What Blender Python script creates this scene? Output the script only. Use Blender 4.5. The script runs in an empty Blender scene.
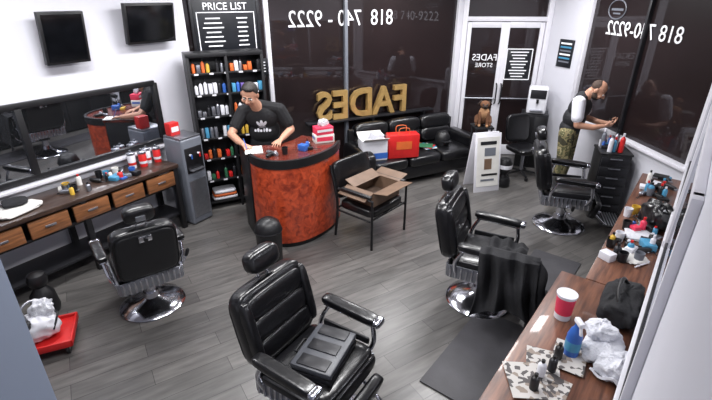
import bpy, bmesh, math, random
import numpy as np
from mathutils import Vector, Matrix, Euler
rnd = random.Random(7)
SC = bpy.context.scene
COL = SC.collection
R = math.radians

# ------------------------------------------------------------------ materials
def lin(c):
    return tuple(((v/255.0)/12.92 if v/255.0 <= .04045 else ((v/255.0+.055)/1.055)**2.4) for v in c)
MATS = {}
def mat(name, col, rough=.5, metal=0.0, var=.12, scale=9.0, bump=0.0, coat=0.0, emit=0.0, bscale=None, sheen=0.0):
    if name in MATS: return MATS[name]
    m = bpy.data.materials.new(name); m.use_nodes = True
    nt = m.node_tree; b = nt.nodes['Principled BSDF']
    c = lin(col)
    tc = nt.nodes.new('ShaderNodeTexCoord')
    nz = nt.nodes.new('ShaderNodeTexNoise'); nz.inputs['Scale'].default_value = scale; nz.inputs['Detail'].default_value = 5
    nt.links.new(tc.outputs['Object'], nz.inputs['Vector'])
    rp = nt.nodes.new('ShaderNodeValToRGB')
    rp.color_ramp.elements[0].position = .3; rp.color_ramp.elements[1].position = .7
    rp.color_ramp.elements[0].color = tuple(max(0, v*(1-var)) for v in c)+(1,)
    rp.color_ramp.elements[1].color = tuple(min(1, v*(1+var)) for v in c)+(1,)
    nt.links.new(nz.outputs['Fac'], rp.inputs['Fac'])
    nt.links.new(rp.outputs['Color'], b.inputs['Base Color'])
    b.inputs['Roughness'].default_value = rough
    b.inputs['Metallic'].default_value = metal
    b.inputs['Coat Weight'].default_value = coat
    b.inputs['Coat Roughness'].default_value = .1
    if emit:
        b.inputs['Emission Color'].default_value = c+(1,)
        b.inputs['Emission Strength'].default_value = emit
    if bump:
        n2 = nt.nodes.new('ShaderNodeTexNoise'); n2.inputs['Scale'].default_value = bscale or scale*5; n2.inputs['Detail'].default_value = 4
        nt.links.new(tc.outputs['Object'], n2.inputs['Vector'])
        bp = nt.nodes.new('ShaderNodeBump'); bp.inputs['Strength'].default_value = bump; bp.inputs['Distance'].default_value = .02
        nt.links.new(n2.outputs['Fac'], bp.inputs['Height']); nt.links.new(bp.outputs['Normal'], b.inputs['Normal'])
    MATS[name] = m
    return m

M_wall = mat('wall_paint', (206,206,214), .6, var=.03, scale=2, bump=.05)
M_wallg = mat('grey_partition_paint', (140,150,168), .5, var=.04, scale=2)
M_ceil = mat('ceiling_paint', (205,205,208), .8, var=.03)
M_frame = mat('white_aluminium', (214,213,220), .35, var=.03)
M_vinyl = mat('black_vinyl', (15,15,18), .3, var=.3, scale=6, bump=.12, bscale=25, coat=.25)
M_plastic = mat('black_plastic', (18,18,21), .42, var=.25)
M_dark = mat('charcoal_metal', (36,36,40), .4, .3, var=.2)
M_chrome = mat('chrome', (205,206,214), .15, 1.0, var=.03)
M_steel = mat('brushed_steel', (158,160,168), .33, .9, var=.08, scale=30)
M_greyp = mat('grey_plastic', (104,108,117), .4, var=.06)
M_white = mat('white_plastic', (215,215,222), .4, var=.04)
M_paper = mat('paper', (214,212,208), .8, var=.05)
M_cotton = mat('white_towel_cotton', (206,207,214), .95, var=.08, bump=.5, bscale=90)
M_red = mat('red_plastic', (196,32,32), .4, var=.1)
M_pink = mat('pink_plastic', (214,56,86), .4, var=.08)
M_blue = mat('blue_plastic', (50,96,176), .35, var=.1)
M_cyan = mat('cyan_label', (70,140,176), .4, var=.1)
M_green = mat('green_plastic', (46,100,70), .4, var=.1)
M_yellow = mat('yellow_label', (204,166,60), .5, var=.1)
M_orange = mat('orange_label', (206,98,44), .5, var=.1)
M_purple = mat('purple_plastic', (102,82,150), .4, var=.1)
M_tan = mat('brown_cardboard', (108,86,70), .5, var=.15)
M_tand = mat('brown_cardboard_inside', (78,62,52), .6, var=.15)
M_cloth = mat('charcoal_cloth', (24,24,28), .85, var=.3, bump=.25, bscale=40)
M_rubber = mat('rubber_mat', (62,61,65), .6, var=.2, scale=4, bump=.15)
M_gold = mat('gold_lettering', (190,156,98), .35, .5, var=.15)
M_whitel = mat('white_lettering', (236,236,240), .5, var=.02, emit=.1)
M_board = mat('dark_board', (22,24,30), .4, var=.2)
M_light = mat('fluorescent_diffuser', (255,252,250), .5, var=0, emit=8)
M_screen = mat('tv_screen', (10,11,14), .08, var=.3, coat=.5)

def wood(name, c1, c2, rough=.35, ang=0.0, sc=1.0, coat=.2):
    m = bpy.data.materials.new(name); m.use_nodes = True
    nt = m.node_tree; b = nt.nodes['Principled BSDF']
    tc = nt.nodes.new('ShaderNodeTexCoord'); mp = nt.nodes.new('ShaderNodeMapping')
    mp.inputs['Scale'].default_value = (1.5*sc, 14*sc, 14*sc); mp.inputs['Rotation'].default_value = (0,0,ang)
    nz = nt.nodes.new('ShaderNodeTexNoise'); nz.inputs['Scale'].default_value = 3; nz.inputs['Detail'].default_value = 7
    nt.links.new(tc.outputs['Object'], mp.inputs['Vector']); nt.links.new(mp.outputs['Vector'], nz.inputs['Vector'])
    rp = nt.nodes.new('ShaderNodeValToRGB'); rp.color_ramp.elements[0].position=.32; rp.color_ramp.elements[1].position=.68
    rp.color_ramp.elements[0].color = lin(c1)+(1,); rp.color_ramp.elements[1].color = lin(c2)+(1,)
    nt.links.new(nz.outputs['Fac'], rp.inputs['Fac']); nt.links.new(rp.outputs['Color'], b.inputs['Base Color'])
    b.inputs['Roughness'].default_value = rough; b.inputs['Coat Weight'].default_value = coat
    return m
M_wood = wood('oak_drawer_wood', (96,62,40), (150,98,62))
M_woodtop = wood('dark_counter_wood', (40,30,27), (76,57,47), .3)
M_woodr = wood('brown_counter_wood', (74,46,36), (124,82,62), .35)
M_dtop = wood('desk_top_wood', (66,24,18), (116,46,32), .25)
# mottled burl veneer
M_burl = bpy.data.materials.new('red_burl_veneer'); M_burl.use_nodes = True
nt = M_burl.node_tree; b = nt.nodes['Principled BSDF']
tc = nt.nodes.new('ShaderNodeTexCoord')
n1 = nt.nodes.new('ShaderNodeTexNoise'); n1.inputs['Scale'].default_value = 14; n1.inputs['Detail'].default_value = 10; n1.inputs['Distortion'].default_value = .8
rp = nt.nodes.new('ShaderNodeValToRGB'); rp.color_ramp.elements[0].position=.32; rp.color_ramp.elements[1].position=.68
rp.color_ramp.elements[0].color = lin((124,40,22))+(1,); rp.color_ramp.elements[1].color = lin((198,80,46))+(1,)
nt.links.new(tc.outputs['Object'], n1.inputs['Vector']); nt.links.new(n1.outputs['Fac'], rp.inputs['Fac']); nt.links.new(rp.outputs['Color'], b.inputs['Base Color'])
b.inputs['Roughness'].default_value=.3; b.inputs['Coat Weight'].default_value=.4
# newsprint
M_news = bpy.data.materials.new('newsprint'); M_news.use_nodes=True
nt=M_news.node_tree; b=nt.nodes['Principled BSDF']; tc=nt.nodes.new('ShaderNodeTexCoord')
bk_=nt.nodes.new('ShaderNodeTexVoronoi'); bk_.inputs['Scale'].default_value=38
rp=nt.nodes.new('ShaderNodeValToRGB'); rp.color_ramp.interpolation='CONSTANT'
rp.color_ramp.elements[0].color=lin((86,82,82))+(1,); rp.color_ramp.elements[1].color=lin((188,184,180))+(1,); rp.color_ramp.elements[1].position=.42
k_=rp.color_ramp.elements.new(.3); k_.color=lin((140,128,118))+(1,)
nt.links.new(tc.outputs['Object'],bk_.inputs['Vector'])
sx_=nt.nodes.new('ShaderNodeSeparateColor'); nt.links.new(bk_.outputs['Color'],sx_.inputs[0]); nt.links.new(sx_.outputs[0],rp.inputs['Fac'])
nt.links.new(rp.outputs['Color'],b.inputs['Base Color']); b.inputs['Roughness'].default_value=.8
# floor planks
M_floor = bpy.data.materials.new('grey_wood_planks'); M_floor.use_nodes = True
nt = M_floor.node_tree; b = nt.nodes['Principled BSDF']
tc = nt.nodes.new('ShaderNodeTexCoord'); mp = nt.nodes.new('ShaderNodeMapping'); mp.inputs['Rotation'].default_value=(0,0,R(-32))
br = nt.nodes.new('ShaderNodeTexBrick'); br.inputs['Scale'].default_value=1; br.inputs['Brick Width'].default_value=1.1; br.inputs['Row Height'].default_value=.17
br.inputs['Mortar Size'].default_value=.0025; br.inputs['Color1'].default_value=lin((86,84,83))+(1,); br.inputs['Color2'].default_value=lin((108,105,103))+(1,)
br.inputs['Mortar'].default_value=lin((52,50,50))+(1,); br.inputs['Bias'].default_value=-.1
nt.links.new(tc.outputs['Object'], mp.inputs['Vector']); nt.links.new(mp.outputs['Vector'], br.inputs['Vector'])
mp2 = nt.nodes.new('ShaderNodeMapping'); mp2.inputs['Scale'].default_value=(1.2,9,1); nt.links.new(mp.outputs['Vector'], mp2.inputs['Vector'])
n1 = nt.nodes.new('ShaderNodeTexNoise'); n1.inputs['Scale'].default_value=2.5; n1.inputs['Detail'].default_value=8; nt.links.new(mp2.outputs['Vector'], n1.inputs['Vector'])
rp = nt.nodes.new('ShaderNodeValToRGB'); rp.color_ramp.elements[0].position=.3; rp.color_ramp.elements[1].position=.7
rp.color_ramp.elements[0].color=(.6,.6,.6,1); rp.color_ramp.elements[1].color=(1.08,1.08,1.07,1); nt.links.new(n1.outputs['Fac'], rp.inputs['Fac'])
mx = nt.nodes.new('ShaderNodeMix'); mx.data_type='RGBA'; mx.blend_type='MULTIPLY'; mx.inputs['Factor'].default_value=1
nt.links.new(br.outputs['Color'], mx.inputs[6]); nt.links.new(rp.outputs['Color'], mx.inputs[7]); nt.links.new(mx.outputs[2], b.inputs['Base Color'])
b.inputs['Roughness'].default_value=.3
bp = nt.nodes.new('ShaderNodeBump'); bp.inputs['Strength'].default_value=.12; bp.inputs['Distance'].default_value=.01
nt.links.new(n1.outputs['Fac'], bp.inputs['Height']); nt.links.new(bp.outputs['Normal'], b.inputs['Normal'])
# camo
M_camo = bpy.data.materials.new('camouflage_cloth'); M_camo.use_nodes=True
nt=M_camo.node_tree; b=nt.nodes['Principled BSDF']; tc=nt.nodes.new('ShaderNodeTexCoord')
n1=nt.nodes.new('ShaderNodeTexNoise'); n1.inputs['Scale'].default_value=9; nt.links.new(tc.outputs['Object'],n1.inputs['Vector'])
rp=nt.nodes.new('ShaderNodeValToRGB'); rp.color_ramp.interpolation='CONSTANT'
e=rp.color_ramp.elements; e[0].color=lin((58,56,40))+(1,); e[0].position=0; e[1].position=.45; e[1].color=lin((128,118,84))+(1,)
k=e.new(.53); k.color=lin((84,84,56))+(1,); k=e.new(.6); k.color=lin((156,146,110))+(1,)
nt.links.new(n1.outputs['Fac'],rp.inputs['Fac']); nt.links.new(rp.outputs['Color'],b.inputs['Base Color']); b.inputs['Roughness'].default_value=.9
# glass at night / mirror
def glassy(name, base, fac, rough):
    m=bpy.data.materials.new(name); m.use_nodes=True; nt=m.node_tree; b=nt.nodes['Principled BSDF']
    tc=nt.nodes.new('ShaderNodeTexCoord'); nz=nt.nodes.new('ShaderNodeTexNoise'); nz.inputs['Scale'].default_value=1.2
    nt.links.new(tc.outputs['Object'],nz.inputs['Vector'])
    rp=nt.nodes.new('ShaderNodeValToRGB'); c=lin(base)
    rp.color_ramp.elements[0].color=tuple(v*.5 for v in c)+(1,); rp.color_ramp.elements[1].color=tuple(v*1.6 for v in c)+(1,)
    nt.links.new(nz.outputs['Fac'],rp.inputs['Fac']); nt.links.new(rp.outputs['Color'],b.inputs['Base Color'])
    b.inputs['Roughness'].default_value=.4; b.inputs['Specular IOR Level'].default_value=.2
    gl=nt.nodes.new('ShaderNodeBsdfGlossy'); gl.inputs['Roughness'].default_value=rough; gl.inputs['Color'].default_value=(.8,.82,.88,1)
    ms=nt.nodes.new('ShaderNodeMixShader'); ms.inputs[0].default_value=fac
    nt.links.new(b.outputs[0],ms.inputs[1]); nt.links.new(gl.outputs[0],ms.inputs[2]); nt.links.new(ms.outputs[0],nt.nodes['Material Output'].inputs['Surface'])
    return m
M_glass=glassy('night_window_glass',(30,21,22),.055,.02)
M_mirror=glassy('mirror_silver',(30,32,34),.75,.01)

# ------------------------------------------------------------------ primitives
def P_box(sx,sy,sz,bev=0,seg=2):
    bm=bmesh.new(); bmesh.ops.create_cube(bm,size=1); bmesh.ops.scale(bm,vec=(sx,sy,sz),verts=bm.verts)
    if bev>0: bmesh.ops.bevel(bm,geom=list(bm.edges),offset=min(bev,.49*min(sx,sy,sz)),segments=seg,profile=.5,affect='EDGES')
    return bm
def P_cone(r0,r1,h,seg=20):
    bm=bmesh.new(); bmesh.ops.create_cone(bm,cap_ends=True,segments=seg,radius1=r0,radius2=r1,depth=h); return bm
def P_lathe(prof,seg=28):
    bm=bmesh.new(); rings=[]
    for r,z in prof:
        if r<1e-5: rings.append([bm.verts.new((0,0,z))])
        else: rings.append([bm.verts.new((r*math.cos(2*math.pi*i/seg),r*math.sin(2*math.pi*i/seg),z)) for i in range(seg)])
    for a,b in zip(rings,rings[1:]):
        for i in range(seg):
            j=(i+1)%seg
            if len(a)==1 and len(b)==1: continue
            if len(a)==1: bm.faces.new((a[0],b[i],b[j]))
            elif len(b)==1: bm.faces.new((a[i],a[j],b[0]))
            else: bm.faces.new((a[i],a[j],b[j],b[i]))
    bmesh.ops.recalc_face_normals(bm,faces=bm.faces); return bm
def sp(v,e): return math.copysign(abs(v)**e,v)
def P_super(sx,sy,sz,e1=.4,e2=.4,nu=28,nv=14,noise=0,seed=0):
    bm=bmesh.new(); rings=[]
    rr=random.Random(seed); ph=[rr.uniform(0,6.28) for _ in range(9)]
    if noise: nu,nv=48,26
    for j in range(nv+1):
        v=-math.pi/2+math.pi*j/nv
        if j in(0,nv): rings.append([bm.verts.new((0,0,sz/2*sp(math.sin(v),e1)))]); continue
        ring=[]
        for i in range(nu):
            u=2*math.pi*i/nu
            x=sx/2*sp(math.cos(v),e1)*sp(math.cos(u),e2); y=sy/2*sp(math.cos(v),e1)*sp(math.sin(u),e2); z=sz/2*sp(math.sin(v),e1)
            k=1
            if noise: k=1+noise*(math.sin(3*u+ph[0]+2*v)+.7*math.sin(5*u+ph[1]-4*v)+.5*math.sin(9*u+ph[2]+7*v)+.35*math.sin(13*u+ph[3])+.3*math.sin(11*v+ph[4]+4*u))/2
            ring.append(bm.verts.new((x*k,y*k,z*k)))
        rings.append(ring)
    for a,b in zip(rings,rings[1:]):
        for i in range(nu):
            j=(i+1)%nu
            if len(a)==1: bm.faces.new((a[0],b[j],b[i]))
            elif len(b)==1: bm.faces.new((a[i],a[j],b[0]))
            else: bm.faces.new((a[i],a[j],b[j],b[i]))
    bmesh.ops.recalc_face_normals(bm,faces=bm.faces); return bm
def smooth_pts(pts,n=5):
    P=[Vector(p) for p in pts]
    if len(P)<3: return P
    Q=[P[0]*2-P[1]]+P+[P[-1]*2-P[-2]]; out=[]
    for i in range(1,len(Q)-2):
        a,b,c,d=Q[i-1:i+3]
        for k in range(n):
            t=k/n
            out.append(.5*((2*b)+(c-a)*t+(2*a-5*b+4*c-d)*t*t+(3*b-a-3*c+d)*t**3))
    out.append(P[-1]); return out
def P_tube(pts,r,seg=10,smooth=True):
    P=smooth_pts(pts) if smooth else [Vector(p) for p in pts]
    bm=bmesh.new(); rings=[]; up=None
    for i,p in enumerate(P):
        d=(P[min(i+1,len(P)-1)]-P[max(i-1,0)]).normalized()
        if up is None: up=Vector((0,0,1)) if abs(d.z)<.9 else Vector((1,0,0))
        s=d.cross(up).normalized(); up=s.cross(d).normalized()
        rings.append([bm.verts.new(p+(s*math.cos(2*math.pi*k/seg)+up*math.sin(2*math.pi*k/seg))*r) for k in range(seg)])
    for a,b in zip(rings,rings[1:]):
        for i in range(seg):
            j=(i+1)%seg; bm.faces.new((a[i],a[j],b[j],b[i]))
    bm.faces.new(rings[0][::-1]); bm.faces.new(rings[-1])
    bmesh.ops.recalc_face_normals(bm,faces=bm.faces); return bm
def P_prism(poly,z0,z1):
    bm=bmesh.new(); a=[bm.verts.new((x,y,z0)) for x,y in poly]; b=[bm.verts.new((x,y,z1)) for x,y in poly]
    n=len(poly); bm.faces.new(a[::-1]); bm.faces.new(b)
    for i in range(n): bm.faces.new((a[i],a[(i+1)%n],b[(i+1)%n],b[i]))
    bmesh.ops.recalc_face_normals(bm,faces=bm.faces); return bm
def P_sheet(fn,nu,nv,th=.006):
    bm=bmesh.new(); g=[[bm.verts.new(fn(i/nu,j/nv)) for j in range(nv+1)] for i in range(nu+1)]
    for i in range(nu):
        for j in range(nv): bm.faces.new((g[i][j],g[i+1][j],g[i+1][j+1],g[i][j+1]))
    bmesh.ops.recalc_face_normals(bm,faces=bm.faces)
    bmesh.ops.solidify(bm,geom=list(bm.faces),thickness=th)
    return bm
def P_text(s,size,mirror=False,extr=.002,align='CENTER'):
    cu=bpy.data.curves.new('t','FONT'); cu.body=s; cu.size=size; cu.extrude=extr; cu.align_x=align; cu.resolution_u=3
    if extr>.01: cu.offset=.012
    ob=bpy.data.objects.new('t',cu); COL.objects.link(ob)
    dg=bpy.context.evaluated_depsgraph_get(); dg.update(); me=bpy.data.meshes.new_from_object(ob.evaluated_get(dg))
    bm=bmesh.new(); bm.from_mesh(me); bpy.data.objects.remove(ob); bpy.data.meshes.remove(me)
    bmesh.ops.rotate(bm,cent=(0,0,0),matrix=Matrix.Rotation(R(90),3,'X'),verts=bm.verts)
    if mirror:
        bmesh.ops.scale(bm,vec=(-1,1,1),verts=bm.verts); bmesh.ops.reverse_faces(bm,faces=bm.faces)
    return bm

class Obj:
    def __init__(s,name,loc=(0,0,0),rz=0.0,part=None):
        s.name=name; s.loc=Vector(loc); s.rz=rz; s.parts={}; s.cur=None; s.p(part or 'body')
    def p(s,n): s.cur=n; s.parts.setdefault(n,(bmesh.new(),[])); return s
    def add(s,bm,m,loc=(0,0,0),rot=(0,0,0)):
        M=Matrix.Translation(loc)@Euler(rot).to_matrix().to_4x4(); bm.transform(M)
        main,ms=s.parts[s.cur]
        if m not in ms: ms.append(m)
        k=ms.index(m)
        for f in bm.faces: f.material_index=k; f.smooth=True
        me=bpy.data.meshes.new('tmp'); bm.to_mesh(me); bm.free(); main.from_mesh(me); bpy.data.meshes.remove(me); return s
    def box(s,size,loc,m,rot=(0,0,0),bev=.004,seg=2): return s.add(P_box(*size,bev,seg),m,loc,rot)
    def sup(s,size,loc,m,rot=(0,0,0),e1=.4,e2=.4,noise=0,seed=0): return s.add(P_super(*size,e1,e2,noise=noise,seed=seed),m,loc,rot)
    def cyl(s,a,b,r0,m,r1=None,seg=20):
        a=Vector(a);b=Vector(b);d=b-a;bm=P_cone(r0,r0 if r1 is None else r1,d.length,seg)
        q=Vector((0,0,1)).rotation_difference(d.normalized()).to_matrix().to_4x4()
        bm.transform(Matrix.Translation((a+b)/2)@q); return s.add(bm,m)
    def lathe(s,prof,loc,m,rot=(0,0,0),seg=28): return s.add(P_lathe(prof,seg),m,loc,rot)
    def tube(s,pts,r,m,smooth=True,seg=10): return s.add(P_tube(pts,r,seg,smooth),m)
    def done(s):
        obs=[]
        for n,(bm,ms) in s.parts.items():
            if not len(bm.verts): bm.free(); continue
            me=bpy.data.meshes.new(n); bm.to_mesh(me); bm.free()
            for m in ms: me.materials.append(m)
            me.set_sharp_from_angle(angle=R(38))
            obs.append((n,me))
        if len(obs)==1:
            o=bpy.data.objects.new(s.name,obs[0][1]); COL.objects.link(o); o.location=s.loc; o.rotation_euler=(0,0,s.rz); s.o=o; return o
        e=bpy.data.objects.new(s.name,None); COL.objects.link(e); e.location=s.loc; e.rotation_euler=(0,0,s.rz); e.empty_display_size=.1
        for n,me in obs:
            o=bpy.data.objects.new(n,me); COL.objects.link(o); o.parent=e
        s.o=e; return e

# ------------------------------------------------------------------ room shell
H=3.15
LW0=Vector((-3.02,4.515,0)); LRZ=math.atan2(.848,.53)
A=(-2.19,5.84); B=(1.77,7.86); C=(3.2,7.75); D=(3.45,7.1); E=(3.63,4.48)
S2=(E[0]-.62*6.4,E[1]-.785*6.4); W0=(-5.4,.7)
def seg_frame(p,q):
    x=Vector((q[0]-p[0],q[1]-p[1],0)); return x.length, math.atan2(x.y,x.x)
def wall(name,p,q,m=M_wall,z0=0,z1=H,th=.12):
    L,a=seg_frame(p,q); o=Obj(name,(p[0],p[1],0),a); o.box((L+.1,th,z1-z0),(L/2,th/2,(z0+z1)/2),m,bev=0); return o.done()
wall('wall_left',W0,A)
wall('wall_right',E,S2)
wall('wall_near',S2,W0)
wall('wall_pillar',C,D)
poly=[W0,A,B,C,D,E,S2]
def grow(poly,k=1.03):
    cx=sum(p[0] for p in poly)/len(poly); cy=sum(p[1] for p in poly)/len(poly); return [(cx+(x-cx)*k,cy+(y-cy)*k) for x,y in poly]
o=Obj('floor'); o.add(P_prism(grow(poly)[::-1],-.1,0),M_floor); o.done()
o=Obj('ceiling'); o.add(P_prism(grow(poly)[::-1],H,H+.1),M_ceil); o.done()
L,a=seg_frame((-1.5,-.15),(-1.12,1.18)); o=Obj('wall_partition',(-1.5,-.15,0),a); o.box((L,.12,H),(L/2,.06,H/2),M_wallg,bev=.004); o.done()
# window wall
L,a=seg_frame(A,B)
LB=L
o=Obj('wall_back',(A[0],A[1],0),a); o.box((L,.12,.14),(L/2,.06,.07),M_wall,bev=0); o.box((L,.12,.2),(L/2,.06,H-.1),M_wall,bev=0); o.done()
o=Obj('trim_1',(A[0],A[1],0),a)
for q,w in ((.03,.1),(1.12,.06),(2.30,.05),(L-.05,.12)): o.box((w,.1,H-.34),(q,.045,(H-.2+.14)/2),M_frame if q!=2.30 else M_greyp)
o.done()
qs=[.05,1.12,2.30,L-.05]
for i in range(3):
    o=Obj('window_%d'%(i+1),(A[0],A[1],0),a); o.box((qs[i+1]-qs[i],.02,H-.34),((qs[i]+qs[i+1])/2,.06,(H-.06)/2),M_glass,bev=0); o.done()
# display ledge on the sill behind the couch with standing letters
o=Obj('window_ledge',(A[0],A[1],0),a); o.box((2.3,.14,.03),(2.75,-.035,.92),M_dark)
for q in (1.75,2.75,3.75): o.box((.03,.1,.91),(q,-.01,.455),M_dark)
o.done()
def lettering(name,p,ang,q,z,s,size,m,yoff=.042,mirror=True,sx=1,ex=.002):
    o=Obj(name,(p[0],p[1],0),ang); bm=P_text(s,size,mirror,ex); bmesh.ops.scale(bm,vec=(sx,1,1),verts=bm.verts); o.add(bm,m,(q,yoff,z)); o.done()
lettering('window_lettering',A,a,2.27,2.29,'818  740 - 9222',.31,M_whitel,sx=.85)
lettering('sign_letters',A,a,2.58,.955,'FADES',.6,M_gold,-.03,ex=.035,sx=.95)
# doors
L,a2=seg_frame(B,C)
o=Obj('wall_door_header',(B[0],B[1],0),a2); o.box((L,.12,.2),(L/2,.06,H-.1),M_wall,bev=0); o.done()
o=Obj('trim_2',(B[0],B[1],0),a2)
for q in (.04,L-.04): o.box((.08,.12,H-.2),(q,.04,(H-.2)/2),M_frame)
o.box((L-.16,.12,.07),(L/2,.04,2.34),M_frame); o.done()
o=Obj('window_4',(B[0],B[1],0),a2); o.box((L-.16,.02,.57),(L/2,.06,2.66),M_glass,bev=0); o.done()
for i in range(2):
    w=(L-.18)/2; x0=.09+i*w
    o=Obj('door_%d'%(i+1),(B[0],B[1],0),a2,'leaf')
    for x in (x0+.035,x0+w-.035): o.box((.07,.05,2.28),(x,.03,1.15),M_frame)
    for z,h in ((.1,.18),(2.25,.09)): o.box((w-.14,.05,h),(x0+w/2,.03,z),M_frame)
    o.p('pane').box((w-.14,.015,2.02),(x0+w/2,.04,1.2),M_glass,bev=0)
    o.p('push_bar').tube([(x0+.06,-.04,1.05),(x0+w-.06,-.04,1.05)],.014,M_steel,False)
    hx=x0+w-.04 if i==0 else x0+.04
    o.p('handle').tube([(hx,0,.95),(hx,-.06,1.0),(hx,-.06,1.25),(hx,0,1.3)],.012,M_dark); o.done()
lettering('door_lettering',B,a2,.43,1.68,'FADES',.15,M_whitel,.028)
lettering('door_lettering',B,a2,.43,1.57,'STORE',.1,M_whitel,.028)
o=Obj('door_sign',(B[0],B[1],0),a2,'board'); o.box((.42,.008,.5),(L-.43,.026,1.62),M_board,bev=.002)
o.p('print')
for k in range(9): o.box((.3-.05*(k%3),.003,.018),(L-.43,.02,1.82-k*.05),M_whitel,bev=0)
for z in (1.87,1.37): o.box((.42,.004,.015),(L-.43,.02,z),M_whitel,bev=0)
for x in (-.21,.21): o.box((.015,.004,.5),(L-.43+x,.02,1.62),M_whitel,bev=0)
o.done()
# right window wall
L,a3=seg_frame(D,E)
o=Obj('wall_window_right',(D[0],D[1],0),a3); o.box((L,.12,.95),(L/2,.06,.475),M_wall,bev=0); o.box((L,.12,.2),(L/2,.06,H-.1),M_wall,bev=0); o.done()
o=Obj('trim_3',(D[0],D[1],0),a3)
for q in (.04,L-.04): o.box((.08,.1,H-1.15),(q,.045,(H-.2+.95)/2),M_frame)
o.box((L,.16,.04),(L/2,.02,.96),M_frame); o.box((.04,.09,H-1.15),(L*.5,.045,(H-.2+.95)/2),M_dark); o.done()
o=Obj('window_5',(D[0],D[1],0),a3); o.box((L-.1,.02,H-1.15),(L/2,.06,(H+.75)/2),M_glass,bev=0); o.done()
lettering('window_lettering',D,a3,1.2,2.2,'818 740-9222',.26,M_whitel,sx=1.0)
# round wall emblem above the lettering on the glass
o=Obj('window_emblem',(D[0],D[1],0),a3); o.add(P_tube([(.62+.19*math.cos(t*math.pi/12),.044,2.52+.12*math.sin(t*math.pi/12)) for t in range(25)],.008,6,False),M_greyp); o.box((.26,.003,.03),(.62,.046,2.52),M_greyp,bev=0); o.box((.16,.003,.02),(.62,.046,2.47),M_greyp,bev=0); o.done()
o=Obj('baseboard_left',(W0[0],W0[1],0),LRZ); o.box((5.9,.015,.1),(3.0,-.008,.05),M_frame); o.done()
L,a4=seg_frame(C,D)
o=Obj('wall_poster',(C[0],C[1],0),a4,'frame'); o.box((.3,.015,.42),(L*.6,-.01,1.85),M_board)
o.p('print')
for k in range(6): o.box((.22,.003,.025),(L*.6,-.019,2.0-k*.055),[M_whitel,M_cyan,M_greyp][k%3],bev=0)
o.done()
# right wall mirrors
WRZ=math.atan2(-.785,-.62)
for i in range(2):
    x0=.12+i*2.15; w=2.05
    o=Obj('wall_mirror',(E[0],E[1],0),WRZ,'frame')
    o.box((w,.04,.07),(x0+w/2,-.021,1.03),M_frame); o.box((w,.03,.06),(x0+w/2,-.015,2.17),M_frame)
    o.box((w,.022,.05),(x0+w/2,-.012,1.09),M_dark)
    for x in (x0,x0+w): o.box((.06,.03,1.2),(x,-.015,1.6),M_frame)
    o.p('pane').box((w-.06,.012,1.1),(x0+w/2,-.008,1.6),M_mirror,bev=0); o.done()

# ------------------------------------------------------------------ left station
def LO(name,part=None): return Obj(name,LW0,LRZ,part)
o=LO('wall_mirror','frame')
x0,x1,z0,z1=-2.1,1.06,1.03,1.74
for z in (z0,z1): o.box((x1-x0,.04,.06),((x0+x1)/2,-.021,z),M_plastic)
for x in (x0,-.42,x1): o.box((.06,.04,z1-z0),(x,-.021,(z0+z1)/2),M_plastic)
o.p('pane').box((x1-x0,.01,z1-z0),((x0+x1)/2,-.006,(z0+z1)/2),M_mirror,bev=0)
o.p('ledge').box((x1-x0,.1,.03),((x0+x1)/2,-.055,.975),M_frame); o.done()
o=LO('styling_counter','top'); x0,x1=-2.1,.86
o.box((x1-x0,.5,.045),((x0+x1)/2,-.255,.835),M_woodtop)
o.p('frame').box((x1-x0,.44,.03),((x0+x1)/2,-.25,.6),M_plastic)
for x in (x0+.04,-1.2,-.28,x1-.04):
    o.box((.06,.06,.81),(x,-.46,.405),M_plastic); o.box((.06,.06,.81),(x,-.05,.405),M_plastic)
o.box((x1-x0,.03,.03),((x0+x1)/2,-.44,.8),M_plastic); o.box((x1-x0,.4,.03),((x0+x1)/2,-.25,.2),M_dark)
o.p('drawers')
n=7; w=(x1-x0-.1)/n
for i in range(n):
    cx=x0+.05+w*(i+.5); o.box((w-.05,.03,.17),(cx,-.48,.70),M_wood); o.box((.1,.015,.02),(cx,-.5,.70),M_steel)
o.done()
for (x,w,zb,h) in ((.12,.42,2.08,.48),(1.08,.62,2.2,.42)):
    o=LO('wall_television','panel'); o.box((w,.05,h),(x,-.14,zb+h/2),M_plastic,(R(8),0,0))
    o.p('screen').box((w-.05,.006,h-.05),(x,-.168,zb+h/2),M_screen,(R(8),0,0),bev=0)
    o.p('bracket').box((.12,.11,.12),(x,-.06,zb+h/2),M_dark); o.done()
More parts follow.
